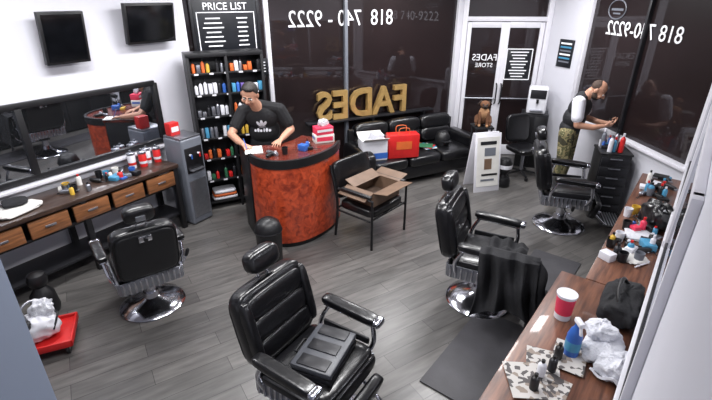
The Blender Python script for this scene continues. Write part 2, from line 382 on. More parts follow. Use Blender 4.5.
# clutter
COLS=[M_white,M_plastic,M_dark,M_paper,M_steel,M_red,M_blue,M_plastic,M_white,M_cyan,M_yellow,M_pink,M_greyp]
def bottle(o,x,y,z,h,r,m,cap=M_plastic):
    o.lathe([(0,0),(r,0),(r,h*.65),(r*.8,h*.74),(r*.35,h*.8),(r*.35,h*.86)],(x,y,z),m,seg=14)
    o.lathe([(r*.45,h*.85),(r*.45,h),(0,h)],(x,y,z),cap,seg=12)
def clutter(o,x0,x1,y0,y1,z,n,rr,hmax=.2):
    for i in range(n):
        x=rr.uniform(x0,x1); y=rr.uniform(y0,y1); m=rr.choice(COLS); t=rr.random()
        if t<.4: bottle(o,x,y,z,rr.uniform(.5,1)*hmax,rr.uniform(.018,.03),m,rr.choice([M_white,M_plastic,M_red]))
        elif t<.6: h=rr.uniform(.02,.07); o.box((rr.uniform(.06,.15),rr.uniform(.05,.1),h),(x,y,z+h/2),m,(0,0,rr.uniform(0,3)),bev=.004)
        elif t<.85:
            aa=rr.uniform(0,6.28); o.sup((.16,.045,.04),(x,y,z+.02),rr.choice([M_plastic,M_dark,M_steel]),(0,0,aa),.5,.6)
            o.box((.03,.04,.012),(x+.085*math.cos(aa),y+.085*math.sin(aa),z+.02),M_steel,(0,0,aa))
            o.tube([(x-.08*math.cos(aa),y-.08*math.sin(aa),z+.012),(x-.14*math.cos(aa)+.03,y-.1*math.sin(aa),z+.008),(x-.1*math.cos(aa)+.06,y-.14*math.sin(aa),z+.008)],.004,M_plastic)
        else: o.lathe([(0,0),(.03,0),(.036,.08),(.032,.08),(.028,.01),(0,.01)],(x,y,z),m,seg=16)
rr=random.Random(11)
o=LO('barber_supplies'); clutter(o,-1.7,-1.1,-.4,-.12,.858,14,rr,.13); clutter(o,-.35,.42,-.4,-.12,.858,24,rr,.12); o.done()
o=LO('hand_towels'); o.sup((.4,.26,.045),(-.78,-.3,.881),M_paper,(0,0,.2),.6,.5,.08,3); o.sup((.2,.2,.045),(-.75,-.22,.925),M_cloth,(0,0,-.3),.6,.5,.08,4); o.done()
o=LO('disinfectant_jars')
for k,(x,c) in enumerate(((.5,M_white),(.6,M_red),(.7,M_white),(.79,M_red))):
    o.lathe([(0,0),(.042,0),(.045,.15),(.03,.17)],(x,-.16-.06*(k%2),.858),c,seg=18); o.lathe([(.047,0),(.047,.02),(.012,.03),(.012,.05),(0,.05)],(x,-.16-.06*(k%2),1.02),M_steel,seg=18)
    o.lathe([(.0455,.04),(.0465,.07)],(x,-.16-.06*(k%2),.858),M_white if c is M_red else M_red,seg=18)
o.done()
# water cooler
o=LO('water_cooler','body'); x=1.07; y=-.37
o.box((.31,.34,1.12),(x,y,.57),M_greyp,bev=.025,seg=3); o.box((.3,.32,.03),(x,y,1.14),M_steel,bev=.012)
o.p('front_panel').box((.25,.02,.32),(x,y-.168,.86),M_plastic,bev=.008); o.box((.25,.012,.5),(x,y-.172,.35),M_steel,bev=.006)
o.p('taps')
for k in (-.06,.06): o.cyl((x+k,y-.17,.93),(x+k,y-.21,.93),.013,M_white); o.cyl((x+k,y-.21,.94),(x+k,y-.21,.89),.01,M_blue if k<0 else M_red)
o.box((.2,.06,.015),(x,y-.2,.74),M_steel)
o.p('feet')
for dx in (-.12,.12):
    for dy in (-.13,.13): o.cyl((x+dx,y+dy,0),(x+dx,y+dy,.03),.018,M_plastic)
o.done()
o=LO('snack_box','carton'); o.box((.13,.1,.15),(x-.07,y+.06,1.231),M_red,bev=.003); o.p('label').box((.1,.003,.06),(x-.07,y+.008,1.23),M_white,bev=0); o.done()
o=Obj('floor_vase',(-2.9,3.32,0)); o.lathe([(0,0),(.1,0),(.115,.05),(.1,.2),(.06,.26),(.05,.28),(.075,.31),(.085,.36),(.07,.41),(.03,.43),(0,.435)],(0,0,0),M_plastic); o.done()
# dolly with bags
dx_,dy_=-2.60,2.86
o=Obj('utility_dolly',(dx_,dy_,0),R(24),'deck'); o.box((.44,.4,.04),(0,0,.1),M_red,bev=.015)
for (sx,sy,x,y) in ((.44,.02,0,.19),(.44,.02,0,-.19),(.02,.4,.21,0),(.02,.4,-.21,0)): o.box((sx,sy,.06),(x,y,.12),M_red,bev=.008)
o.p('casters')
for x in (-.17,.17):
    for y in (-.15,.15): o.cyl((x-.012,y,.04),(x+.012,y,.04),.04,M_plastic); o.box((.03,.05,.04),(x,y,.065),M_steel)
o.done()
o=Obj('plastic_bag',(dx_,dy_,.121),R(24)); o.sup((.3,.28,.22),(-.02,0,.11),M_white,(0,0,.3),.8,.8,.13,5); o.sup((.16,.14,.16),(.03,.03,.24),M_cotton,(0,.5,0),.8,.8,.2,9)
o.tube([(-.06,-.05,.18),(-.09,-.02,.3),(-.02,.04,.33),(.06,.04,.27),(.1,0,.12)],.01,M_steel); o.sup((.1,.09,.07),(-.08,-.09,.19),M_plastic,(0,0,0),.7,.7,.1,2); o.tube([(.1,-.1,.1),(.14,-.02,.2),(.1,.08,.16)],.008,M_plastic); o.done()

# ------------------------------------------------------------------ product shelf
SRZ=R(26.7)
def SO(name,part=None): return Obj(name,(-2.02,5.42,0),SRZ,part)
o=SO('product_shelf','case'); w=.94
for x in (.02,w/2,w-.02): o.box((.035,.3,2.04),(x,.15,1.02),M_plastic)
o.box((w,.3,.05),(w/2,.15,2.04),M_plastic); o.box((w,.02,2.0),(w/2,.29,1.02),M_dark)
o.p('shelves'); zs=[.1,.42,.72,1.0,1.28,1.56,1.82]
for z in zs: o.box((w-.04,.27,.025),(w/2,.15,z),M_plastic)
for z in zs[1:]:
    for k in range(5): o.box((.05,.004,.02),(.1+k*.18,.012,z),M_white,bev=0)
o.done()
o=SO('hair_products')
rr=random.Random(5)
for zi,z in enumerate(zs[1:]):
    cols=rr.sample([M_blue,M_purple,M_cyan,M_white,M_orange,M_green,M_steel,M_red,M_yellow],4)+[M_dark,M_white]
    for bay in range(2):
        x=.06+bay*.46
        for k in range(7):
            cx=x+k*.057+.02; m=rr.choice(cols)
            if rr.random()<.12: continue
            if zi==2 and bay==0: o.lathe([(0,0),(.024,0),(.024,.12),(.02,.13),(0,.13)],(cx,.07,z+.013),rr.choice([M_white,M_cyan,M_steel]),seg=12); continue
            if rr.random()<.4: bottle(o,cx,.07,z+.013,rr.uniform(.12,.18),.022,m,M_dark)
            else: h=rr.uniform(.06,.13); o.box((.046,.07,h),(cx,.07,z+.013+h/2),m)
o.done()
o=SO('folded_towels')
for k in range(3): o.sup((.34-.02*k,.22,.05),(.26,.14,.14+k*.045),[M_white,M_orange,M_white][k],(0,0,0),.5,.3)
o.done()
o=Obj('price_list_board',(A[0],A[1],0),a,'board'); cx=.58; o.box((.8,.025,.86),(cx,-.02,2.4),M_board)
o.p('frame')
for z in (1.97,2.83): o.box((.86,.035,.035),(cx,-.02,z),M_dark)
for x in (cx-.42,cx+.42): o.box((.035,.035,.88),(x,-.02,2.4),M_dark)
o.p('border')
for z in (2.03,2.5): o.box((.7,.004,.01),(cx,-.035,z),M_whitel,bev=0)
for x in (cx-.36,cx+.36): o.box((.01,.004,.48),(x,-.035,2.265),M_whitel,bev=0)
o.p('print'); o.add(P_text('PRICE LIST',.12),M_whitel,(cx,-.034,2.53))
for k in range(7):
    z=2.43-k*.055; o.box((.18+.04*(k%3),.003,.014),(cx-.17,-.034,z),M_whitel,bev=0); o.box((.14-.03*(k%2),.003,.014),(cx+.2,-.034,z),M_whitel,bev=0)
o.done()
o=Obj('small_notice_sign',(A[0],A[1],0),a,'board'); o.box((.3,.012,.22),(.93,-.02,1.8),M_board); o.p('print')
for k in range(4): o.box((.22,.003,.012),(.93,-.028,1.86-k*.04),M_whitel,bev=0)
o.done()

# ------------------------------------------------------------------ barber chair
def barber_chair(loc,facing,tilt=12,bw=.6):
    rz=math.atan2(facing[1],facing[0])-math.pi/2
    o=Obj('barber_chair',(loc[0],loc[1],0),rz,'base')
    o.lathe([(0,0),(.31,0),(.318,.012),(.305,.028),(.21,.05),(.12,.075),(.08,.105),(.07,.16),(0,.16)],(0,0,0),M_chrome,seg=40)
    o.p('column').cyl((0,0,.1),(0,0,.36),.055,M_chrome); o.cyl((0,0,.27),(0,0,.37),.09,M_dark)
    o.tube([(.05,0,.3),(.2,.02,.28),(.36,.04,.33),(.42,.05,.4)],.011,M_chrome)
    o.sup((.04,.04,.1),(.43,.05,.43),M_plastic,(0,.4,0),.8,.8)
    o.p('seat_frame').box((.52,.52,.06),(0,0,.39),M_dark,bev=.02)
    for sx in (-1,1):
        o.box((.02,.54,.13),(sx*.285,0,.43),M_steel,bev=.008)
        for k in range(11): o.box((.012,.02,.12),(sx*.298,-.24+k*.048,.43),M_chrome,bev=.005)
    o.box((.56,.02,.13),(0,-.275,.43),M_steel,bev=.008)
    for k in range(11): o.box((.02,.012,.12),(-.25+k*.05,-.288,.43),M_chrome,bev=.005)
    o.p('seat').sup((.56,.56,.13),(0,.02,.515),M_vinyl,(R(2),0,0),.45,.3); o.sup((.52,.1,.13),(0,.27,.49),M_vinyl,(0,0,0),.7,.4)
    t=R(tilt)
    def bk(x,y,z): return (x,-.27+y*math.cos(t)-z*math.sin(t),.53+y*math.sin(t)+z*math.cos(t))
    o.p('back_rest').sup((bw,.14,.54),bk(0,0,.27),M_vinyl,(t,0,0),.3,.35)
    for k in range(3): o.sup((bw-.1,.07,.155),bk(0,.05,.12+k*.148),M_vinyl,(t,0,0),.5,.4)
    for sx in (-1,1): o.sup((.07,.1,.44),bk(sx*(bw/2-.038),.05,.27),M_vinyl,(t,0,0),.5,.6)
    o.sup((bw-.06,.04,.47),bk(0,-.06,.27),M_plastic,(t,0,0),.3,.3)
    pts=[]
    for k in range(33):
        u=2*math.pi*k/32; pts.append(bk((bw/2-.013)*sp(math.cos(u),.35),-.055,.27+.255*sp(math.sin(u),.35)))
    o.tube(pts,.009,M_plastic,False,6)
    o.p('head_rest')
    for sx in (-.04,.04): o.cyl(bk(sx,-.01,.5),bk(sx,-.01,.64),.008,M_chrome)
    o.box((.11,.02,.06),bk(0,-.085,.46),M_chrome,(t,0,0)); o.cyl(bk(0,-.09,.46),bk(0,-.115,.46),.018,M_plastic)
    o.sup((.26,.12,.15),bk(0,.02,.665),M_vinyl,(t,0,0),.6,.5)
    o.box((.08,.02,.05),bk(0,-.045,.65),M_steel,(t,0,0))
    for sx,nm in ((-1,'arm_left'),(1,'arm_right')):
        o.p(nm)
        o.sup((.095,.46,.065),(sx*.345,.04,.73),M_vinyl,(R(-3),0,0),.5,.35)
        o.box((.06,.42,.015),(sx*.345,.04,.692),M_chrome,(R(-3),0,0))
        o.tube([(sx*.295,.2,.44),(sx*.33,.24,.55),(sx*.345,.22,.69)],.017,M_chrome)
        o.tube([(sx*.295,-.2,.44),(sx*.33,-.2,.56),(sx*.345,-.14,.69)],.017,M_chrome)
        o.box((.02,.38,.05),(sx*.318,.02,.55),M_dark)
        o.sup((.1,.055,.055),(sx*.345,.265,.718),M_chrome,(0,0,0),.6,.5)
    o.p('leg_rest').sup((.46,.09,.24),(0,.335,.33),M_vinyl,(R(-18),0,0),.45,.35)
    o.p('foot_rest')
    for sx in (-.17,.17): o.tube([(sx,.2,.38),(sx,.36,.27),(sx,.5,.15),(sx,.62,.13)],.013,M_chrome)
    o.box((.42,.26,.025),(0,.56,.145),M_plastic,(R(-6),0,0),bev=.008); o.box((.44,.02,.04),(0,.69,.14),M_chrome)
    for k in range(7): o.box((.38,.012,.012),(0,.47+k*.032,.165),M_steel,(R(-6),0,0),bev=.003)
    return o
CA=barber_chair((-1.96,3.44),(-.6,.8),10,.56); CA.done().scale=(.93,.93,.93)
CB=barber_chair((-.26,2.17),(.84,-.54),14); CB.done()
CCp=(1.2,3.5); CC=barber_chair(CCp,(.9,-.44)); CC.done()
CD=barber_chair((2.62,5.05),(.95,-.3)); CD.done()
# toolbox on chair B
o=Obj('tool_case',(-.2,2.13,.582),CB.rz+R(10),'shell'); o.box((.4,.28,.05),(0,0,.025),M_dark,bev=.015); o.box((.4,.28,.045),(0,0,.075),mat('slate_plastic',(72,74,80),.4,var=.1),bev=.015)
o.p('latches')
for x in (-.12,.12): o.box((.04,.01,.04),(x,-.142,.05),M_steel)
for x in (-.14,0,.14): o.box((.09,.2,.012),(x,.0,.1),M_dark)
o.tube([(-.06,-.14,.05),(-.06,-.18,.05),(.06,-.18,.05),(.06,-.14,.05)],.009,M_plastic,False); o.done()
# jacket draped on chair C
def drape(u,v):
    y=.03+.42*u+.05*math.sin(6*v)*(u-.5)
    if v<.25: x=.07+.26*v/.25; z=.62+.14*math.sin(v/.25*math.pi/2)
    elif v<.35: k=(v-.25)/.1; x=.33+.09*k; z=.785-.02*k
    else: k=(v-.35)/.65; x=.42+.10*k; z=.76-.58*k*(1-.25*math.sin(3*u))
    f=.034*(math.sin(17*u+2*v)+.6*math.sin(29*u-3*v)+.4*math.sin(9*u*v+5*v))*min(1,max(.25,v*1.6))
    return Vector((x+f,y+(.12*(v-.35)*(2*u-.4) if v>.35 else 0),z+.4*f))
o=Obj('jacket',(CCp[0],CCp[1],0),CC.rz); o.add(P_sheet(drape,52,52,.01),M_cloth)
def sleeve(u,v):
    a_=2*math.pi*u; r=.06+.012*math.sin(14*v+2*a_); cx=.32+.14*v; cz=.76-.55*v*v-.05*v; return Vector((cx+r*.6*math.cos(a_),.42+.09*math.sin(2*v)+r*math.sin(a_),cz+.3*r*math.cos(a_)))
o.add(P_sheet(sleeve,20,20,.006),M_cloth)
def back(u,v): return Vector((-.16+.45*u,.02+.34*v,.615+.05*u+.022*math.sin(11*u+4*v)+.018*math.sin(17*v)))
o.add(P_sheet(back,24,24,.015),M_cloth)
o.done()

# ------------------------------------------------------------------ reception desk
front=[(-1.20,4.70),(-1.10,4.57),(-.95,4.47),(-.76,4.46),(-.56,4.56),(-.39,4.75),(-.27,4.97),(-.21,5.20)]
inner=[(-1.40,5.10),(-1.25,5.04),(-1.08,5.04),(-.94,5.09),(-.84,5.18),(-.77,5.28),(-.72,5.38),(-.70,5.46)]
FR=[tuple(v)[:2] for v in smooth_pts([(x,y,0) for x,y in front],4)]; IN=[tuple(v)[:2] for v in smooth_pts([(x,y,0) for x,y in inner],4)]
def off(c,k):
    out=[]
    for i,(x,y) in enumerate(c):
        a_=c[max(i-1,0)]; b_=c[min(i+1,len(c)-1)]; d=Vector((b_[0]-a_[0],b_[1]-a_[1])).normalized(); out.append((x-d.y*k,y+d.x*k))
    return out
def strip(a_,b,z0,z1):
    bm=bmesh.new(); n=len(a_); V=[[bm.verts.new((p[0],p[1],z)) for p in c] for c,z in ((a_,z0),(b,z0),(a_,z1),(b,z1))]
    for i in range(n-1):
        bm.faces.new((V[0][i],V[0][i+1],V[2][i+1],V[2][i])); bm.faces.new((V[1][i+1],V[1][i],V[3][i],V[3][i+1]))
        bm.faces.new((V[2][i],V[2][i+1],V[3][i+1],V[3][i])); bm.faces.new((V[0][i+1],V[0][i],V[1][i],V[1][i+1]))
    for i in (0,n-1): bm.faces.new((V[0][i],V[2][i],V[3][i],V[1][i]))
    bmesh.ops.recalc_face_normals(bm,faces=bm.faces); return bm
o=Obj('reception_desk',(0,0,0),0,'front_panel'); o.add(strip(FR,off(FR,.04),.06,1.03),M_burl)
o.p('kick_plate').add(strip(off(FR,.02),off(FR,.05),0,.07),M_plastic)
o.p('edge_trim').add(strip(off(FR,-.012),off(FR,.05),.985,1.035),M_plastic)
o.p('counter_top').add(strip(off(FR,-.015),IN,1.035,1.07),M_dtop)
o.p('rim').add(strip(off(FR,-.018),off(FR,.018),1.03,1.085),M_plastic)
o.p('end_panels')
for a_,b_ in ((FR[0],IN[0]),(FR[-1],IN[-1])):
    L,an=seg_frame(a_,b_); bm=P_box(L-.04,.035,1.03,.004); o.add(bm,M_plastic,((a_[0]+b_[0])/2,(a_[1]+b_[1])/2,.515),(0,0,an))
o.p('inner_shelf').add(strip(off(FR,.06),off(FR,.26),.7,.73),M_plastic)
o.done()
o=Obj('tissue_box',(-.40,5.2,1.071),R(20),'carton'); o.box((.24,.15,.1),(0,0,.05),M_paper); o.box((.2,.155,.05),(0,0,.05),M_pink,bev=0); o.box((.242,.12,.03),(0,0,.06),M_blue,bev=0)
o.p('tissue'); o.box((.22,.14,.09),(0.0,0,.146),M_pink,(0,0,.1)); o.box((.2,.142,.03),(0,0,.15),M_white,(0,0,.1),bev=0); o.sup((.12,.06,.09),(0,0,.23),M_cotton,(0,0,0),.8,.8,.25,4); o.done()
o=Obj('notepad',(-1.18,4.84,1.071),R(15)); o.box((.2,.26,.012),(0,0,.006),M_paper,bev=.002)
for k in range(6): o.box((.15,.004,.002),(0,-.09+k*.03,.0125),M_greyp,bev=0)
o.done()
o=Obj('desk_supplies',(0,0,1.071),0)
clutter(o,-1.0,-.8,4.64,4.74,0,4,random.Random(13),.1); clutter(o,-.62,-.5,4.82,5.02,0,5,random.Random(14),.12); o.done()
o=Obj('trash_can',(-.93,4.1,0)); o.lathe([(0,0),(.12,0),(.125,.02),(.14,.42),(.145,.44),(.14,.47),(.12,.53),(.07,.57),(0,.585)],(0,0,0),M_plastic); o.lathe([(.146,.43),(.15,.44),(.146,.45)],(0,0,0),M_dark); o.done()

# ------------------------------------------------------------------ waiting chair
f=Vector((.76,-.65)); rz=math.atan2(f.y,f.x)-math.pi/2
o=Obj('waiting_chair',(.19,4.83,0),rz,'frame'); w=.33
for sx in (-1,1):
    o.tube([(sx*w,.27,0),(sx*w,.27,.62),(sx*w,-.24,.64)],.016,M_plastic,False); o.tube([(sx*w,-.3,0),(sx*w,-.26,.45),(sx*w,-.36,.9)],.016,M_plastic)
    o.box((.055,.44,.03),(sx*w,.03,.66),M_plastic,bev=.012)
    o.tube([(sx*w,.26,.36),(sx*w,-.27,.36)],.013,M_plastic,False)
o.tube([(-w,.26,.38),(w,.26,.38)],.013,M_plastic,False); o.tube([(-w,-.27,.38),(w,-.27,.38)],.013,M_plastic,False)
o.p('seat').sup((.62,.52,.12),(0,0,.43),M_vinyl,(0,0,0),.4,.25)
o.p('back').sup((.64,.08,.46),(0,-.32,.7),M_vinyl,(R(11),0,0),.3,.3)
o.done()
o=Obj('open_cardboard_box',(.21,4.85,.492),rz,'carton'); bw,bd,bh=.5,.4,.17
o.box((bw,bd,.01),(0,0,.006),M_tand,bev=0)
for (sx,sy,x,y) in ((bw,.008,0,bd/2),(bw,.008,0,-bd/2),(.008,bd,bw/2,0),(.008,bd,-bw/2,0)): o.box((sx,sy,bh),(x,y,bh/2),M_tan,bev=0)
o.p('flaps')
o.box((bw,.2,.006),(0,bd/2+.09,bh+.015),M_tan,(R(10),0,0),bev=0); o.box((.18,bd,.006),(bw/2+.08,0,bh-.02),M_tan,(0,R(18),0),bev=0)
o.box((.18,bd,.006),(-bw/2-.08,0,bh+.02),M_tan,(0,R(14),0),bev=0); o.box((bw,.15,.006),(0,-bd/2+.04,bh+.03),M_tan,(R(-25),0,0),bev=0)
o.done()

# ------------------------------------------------------------------ couch
f=Vector((.45,-.893)); rz=math.atan2(f.y,f.x)-math.pi/2
o=Obj('leather_couch',(.92,6.80,0),rz,'base'); W=2.1
o.box((W-.1,.74,.2),(0,0,.2),M_vinyl,bev=.03)
o.p('seat_cushions')
for k in range(3): o.sup((.6,.66,.18),(-.61+k*.61,.08,.37),M_vinyl,(0,0,0),.4,.25)
o.p('back_cushions')
for k in range(3):
    for j in range(2): o.sup((.6,.2,.25),(-.61+k*.61,-.3-.03*j,.56+j*.2),M_vinyl,(R(12),0,0),.6,.35)
o.box((W-.1,.08,.6),(0,-.36,.5),M_vinyl,bev=.04)
o.p('arms')
for sx in (-1,1): o.sup((.2,.8,.52),(sx*(W/2-.07),0,.36),M_vinyl,(0,0,0),.35,.25)
o.p('legs')
for x in (-.92,.92):
    for y in (-.32,.32): o.cyl((x,y,0),(x,y,.11),.025,M_chrome)
o.done()
o=Obj('cardboard_carton',(.25,6.31,.46),R(16),'carton'); o.box((.38,.26,.3),(0,0,.15),M_white,bev=.004); o.box((.385,.265,.09),(0,0,.07),M_blue,bev=0)
o.p('flaps').box((.38,.12,.006),(0,-.17,.33),M_paper,(R(-30),0,0)); o.box((.38,.12,.006),(0,.17,.33),M_paper,(R(30),0,0)); o.box((.2,.1,.14),(.05,0,.32),M_cotton,(.3,.2,.3)); o.done()
o=Obj('red_shopping_bag',(.70,6.40,.46),R(12),'bag'); o.box((.48,.2,.36),(0,0,.18),M_red,bev=.012)
o.p('handles')
for y in (-.08,.08): o.tube([(-.08,y,.35),(-.07,y,.45),(.07,y,.45),(.08,y,.35)],.006,M_orange)
o.p('label').box((.24,.004,.12),(0,-.103,.2),M_orange,bev=0)
o.done()
o=Obj('black_helmet',(1.42,6.98,.46),rz); o.lathe([(0,.0),(.11,0),(.125,.06),(.12,.14),(.09,.2),(.04,.235),(0,.24)],(0,0,0),M_plastic); o.box((.14,.1,.02),(0,.12,.08),M_plastic); o.done()
o=Obj('magazines',(1.15,6.83,.47),rz)
for k in range(4): o.box((.21,.28,.008),(0.02*k,0,.004+.009*k),[M_paper,M_cyan,M_red,M_green][k],(0,0,.3*k),bev=.001)
o.done()

# ------------------------------------------------------------------ sdf figures
def sdf_mesh(name,prims,voxel,loc=(0,0,0),rz=0,smooth=4):
    bm=bmesh.new()
    for p in prims:
        t=bmesh.new()
        if p[0]=='c':
            _,a_,b_,ra,rb,m=p; pts=[]
            for q,r in ((a_,ra),(b_,rb)):
                s=bmesh.new(); bmesh.ops.create_icosphere(s,subdivisions=2,radius=r,matrix=Matrix.Translation(q)); pts+=[v.co.copy() for v in s.verts]; s.free()
            for q in pts: t.verts.new(q)
            bmesh.ops.convex_hull(t,input=list(t.verts)); bmesh.ops.delete(t,geom=[v for v in t.verts if not v.link_faces],context='VERTS')
            bmesh.ops.recalc_face_normals(t,faces=t.faces)
        else:
            _,c,r,M,m=p; bmesh.ops.create_icosphere(t,subdivisions=3,radius=1); t.transform(Matrix.Translation(c)@M.to_4x4()@Matrix.Diagonal((*r,1)))
        me=bpy.data.meshes.new('t'); t.to_mesh(me); t.free(); bm.from_mesh(me); bpy.data.meshes.remove(me)
    me=bpy.data.meshes.new('src'); bm.to_mesh(me); bm.free(); ob=bpy.data.objects.new('src',me); COL.objects.link(ob)
    md=ob.modifiers.new('r','REMESH'); md.mode='VOXEL'; md.voxel_size=voxel; md.use_smooth_shade=True
    ms=ob.modifiers.new('s','SMOOTH'); ms.iterations=smooth; ms.factor=.5
    dg=bpy.context.evaluated_depsgraph_get(); dg.update(); out=bpy.data.meshes.new_from_object(ob.evaluated_get(dg)); bpy.data.objects.remove(ob)
    n=len(out.polygons); cc=np.zeros(n*3); out.polygons.foreach_get('center',cc); cc=cc.reshape(-1,3)
    best=np.full(n,1e9); idx=np.zeros(n,int); mats=[]
    for p in prims:
        m=p[-1]
        if m not in mats: mats.append(m)
        if p[0]=='c':
            a_=np.array(p[1]); b_=np.array(p[2]); d=b_-a_; t=np.clip(((cc-a_)@d)/max(d@d,1e-9),0,1); dist=np.linalg.norm(cc-a_-t[:,None]*d,axis=1)-(p[3]+(p[4]-p[3])*t)
        else:
            Mi=np.array(p[3].inverted()); r=np.array(p[2]); q=(cc-np.array(p[1]))@Mi.T; k=np.linalg.norm(q/r,axis=1); k2=np.linalg.norm(q/(r*r),axis=1); dist=k*(k-1)/np.maximum(k2,1e-9)
        s=dist<best; best[s]=dist[s]; idx[s]=mats.index(m)
    out.materials.clear()
    for m in mats: out.materials.append(m)
    out.polygons.foreach_set('material_index',idx.astype(np.int32)); out.polygons.foreach_set('use_smooth',np.ones(n,bool)); out.update()
    out.name=name; o=bpy.data.objects.new(name,out); COL.objects.link(o); o.location=loc; o.rotation_euler=(0,0,rz); return o
M_skin=mat('skin',(188,140,116),.5,var=.06); M_hair=mat('dark_hair',(24,19,17),.7,var=.3,scale=40); M_stub=mat('short_stubble_hair',(70,54,46),.8,var=.2,scale=40)
M_eye=mat('eye_white',(215,212,208),.3,var=0); M_iris=mat('iris_brown',(40,24,16),.2,var=.1); M_lip=mat('lips',(150,84,76),.45,var=.05)
M_tee=mat('black_tee',(18,18,22),.85,var=.25,bump=.2); M_wtee=mat('white_tee',(216,216,224),.85,var=.05); M_jean=mat('dark_jeans',(34,38,52),.85,var=.2); M_shoe=mat('shoe_rubber',(28,28,30),.5,var=.1)
V=Vector
def hand(wr,d,n,side,curl=.5,m=M_skin,k=1.0):
    d=V(d).normalized(); n=V(n); n=(n-d*n.dot(d)).normalized(); s=d.cross(n); s=s if s.dot(V(side))>0 else -s
    wr=V(wr); P=[]; ax=d.cross(n).normalized()
    for o_ in (-.024,0,.024): P.append(('c',wr+s*o_*.7*k,wr+d*.085*k+s*o_*k*1.15,.016*k,.014*k,m))
    for i,(of,ln) in enumerate(((.036,.9),(.013,1.0),(-.011,.95),(-.034,.75))):
        p=wr+d*.09*k+s*of*k; dd=(d+s*of*4).normalized(); ang=curl*(.7+.12*i)
        for L,r0,r1 in ((.042,.0095,.009),(.027,.009,.0085),(.021,.0085,.0075)):
            dd=(Matrix.Rotation(ang,3,ax)@dd).normalized()
            q=p+dd*L*ln*k; P.append(('c',p.copy(),q.copy(),r0*k,r1*k,m)); p=q
            ang=curl
    p=wr+d*.03*k+s*.026*k; dd=(d*.6+s*.8+n*.25).normalized()
    for L,r0,r1 in ((.038,.013,.0115),(.03,.011,.0095),(.024,.0095,.008)):
        q=p+dd*L*k; P.append(('c',p.copy(),q.copy(),r0*k,r1*k,m)); p=q; dd=(dd*.7+d*.35+n*.2*curl).normalized()
    return P
def head(c,HR,hair=True,beard=True,skin=M_skin,k=1.0,wide=1.0):
    P=[]
    def e(x,r,m,rot=None): P.append(('e',c+HR@(V((x[0]*wide,x[1],x[2]))*k),[r[0]*k*wide,r[1]*k,r[2]*k],HR@(rot or Matrix.Identity(3)),m))
    def cp(a_,b_,r0,r1,m): P.append(('c',c+HR@(V(a_)*k),c+HR@(V(b_)*k),r0*k,r1*k,m))
    e((0,.012,.022),(.077,.095,.096),skin); e((0,-.028,-.05),(.057,.062,.062),skin); e((0,-.04,-.01),(.062,.055,.06),skin)
    cp((0,-.092,.012),(0,-.115,-.024),.009,.015,skin); e((-.013,-.102,-.028),(.011,.012,.009),skin); e((.013,-.102,-.028),(.011,.012,.009),skin)
    for s in(-1,1):
        e((s*.031,-.086,.005),(.016,.012,.0105),M_eye); e((s*.031,-.097,.004),(.0075,.0045,.0075),M_iris)
        cp((s*.014,-.098,.026),(s*.048,-.088,.028),.006,.005,M_hair)
        e((s*.079,.012,-.008),(.011,.022,.034),skin); e((s*.04,-.07,-.03),(.026,.024,.026),skin)
    e((0,-.092,-.058),(.025,.010,.008),M_lip)
    if beard: e((0,-.034,-.082),(.052,.056,.038),M_stub if hair else M_hair); e((0,-.093,-.043),(.028,.01,.006),M_hair); e((-.05,-.02,-.055),(.014,.04,.04),M_stub); e((.05,-.02,-.055),(.014,.04,.04),M_stub)
    if hair: e((0,.028,.045),(.083,.092,.084),M_hair); e((0,.055,0),(.075,.06,.08),M_hair); e((0,-.03,.098),(.055,.045,.028),M_hair)
    else: e((0,.034,.03),(.079,.082,.08),M_stub)
    return P
I3=Matrix.Identity(3)
def limb(pts,rs,m): return [('c',V(a_),V(b_),ra,rb,m) for a_,b_,ra,rb in zip(pts,pts[1:],rs,rs[1:])]
# man at desk ; local front = -Y
P=[]
hc=V((-.10,-.30,1.64)); HR=(Matrix.Rotation(R(-10),3,'Z')@Matrix.Rotation(R(25),3,'X')@Matrix.Rotation(R(8),3,'Y'))
P+=head(hc,HR,beard=False,k=1.08,wide=1.1)
P+=limb([(-.09,-.25,1.58),(-.03,-.14,1.42)],[.064,.075],M_skin)
P+=[('e',V((0,.0,.98)),(.2,.16,.15),I3,M_tee),('e',V((0,-.04,1.14)),(.2,.165,.17),Matrix.Rotation(R(12),3,'X'),M_tee),('e',V((-.01,-.1,1.33)),(.21,.145,.17),Matrix.Rotation(R(18),3,'X'),M_tee)]
P+=limb([(-.2,-.13,1.41),(-.03,-.12,1.46),(.19,-.1,1.42)],[.08,.088,.08],M_tee)
P+=limb([(-.225,-.13,1.40),(-.32,-.2,1.24)],[.085,.08],M_tee)+limb([(-.315,-.2,1.25),(-.37,-.28,1.16),(-.25,-.47,1.125),(-.19,-.545,1.115)],[.058,.05,.042,.03],M_skin)
P+=limb([(.215,-.1,1.41),(.30,-.1,1.25)],[.085,.08],M_tee)+limb([(.295,-.1,1.26),(.34,-.11,1.16),(.27,-.29,1.13),(.24,-.37,1.115)],[.058,.05,.042,.03],M_skin)
P+=hand((-.185,-.55,1.115),(.55,-.8,-.12),(0,-.1,-1),(1,0,0),.35)
P+=hand((.235,-.375,1.115),(-.3,-.95,-.12),(0,-.1,-1),(-1,0,0),.25)
for s in(-1,1): P+=limb([(s*.1,.0,.93),(s*.115,-.02,.5),(s*.12,.03,.1)],[.11,.075,.055],M_jean)+limb([(s*.12,.04,.055),(s*.135,-.13,.04)],[.05,.038],M_shoe)
man1=sdf_mesh('man',P,.0058,(-1.17,5.5,0),R(4))
from mathutils.bvhtree import BVHTree
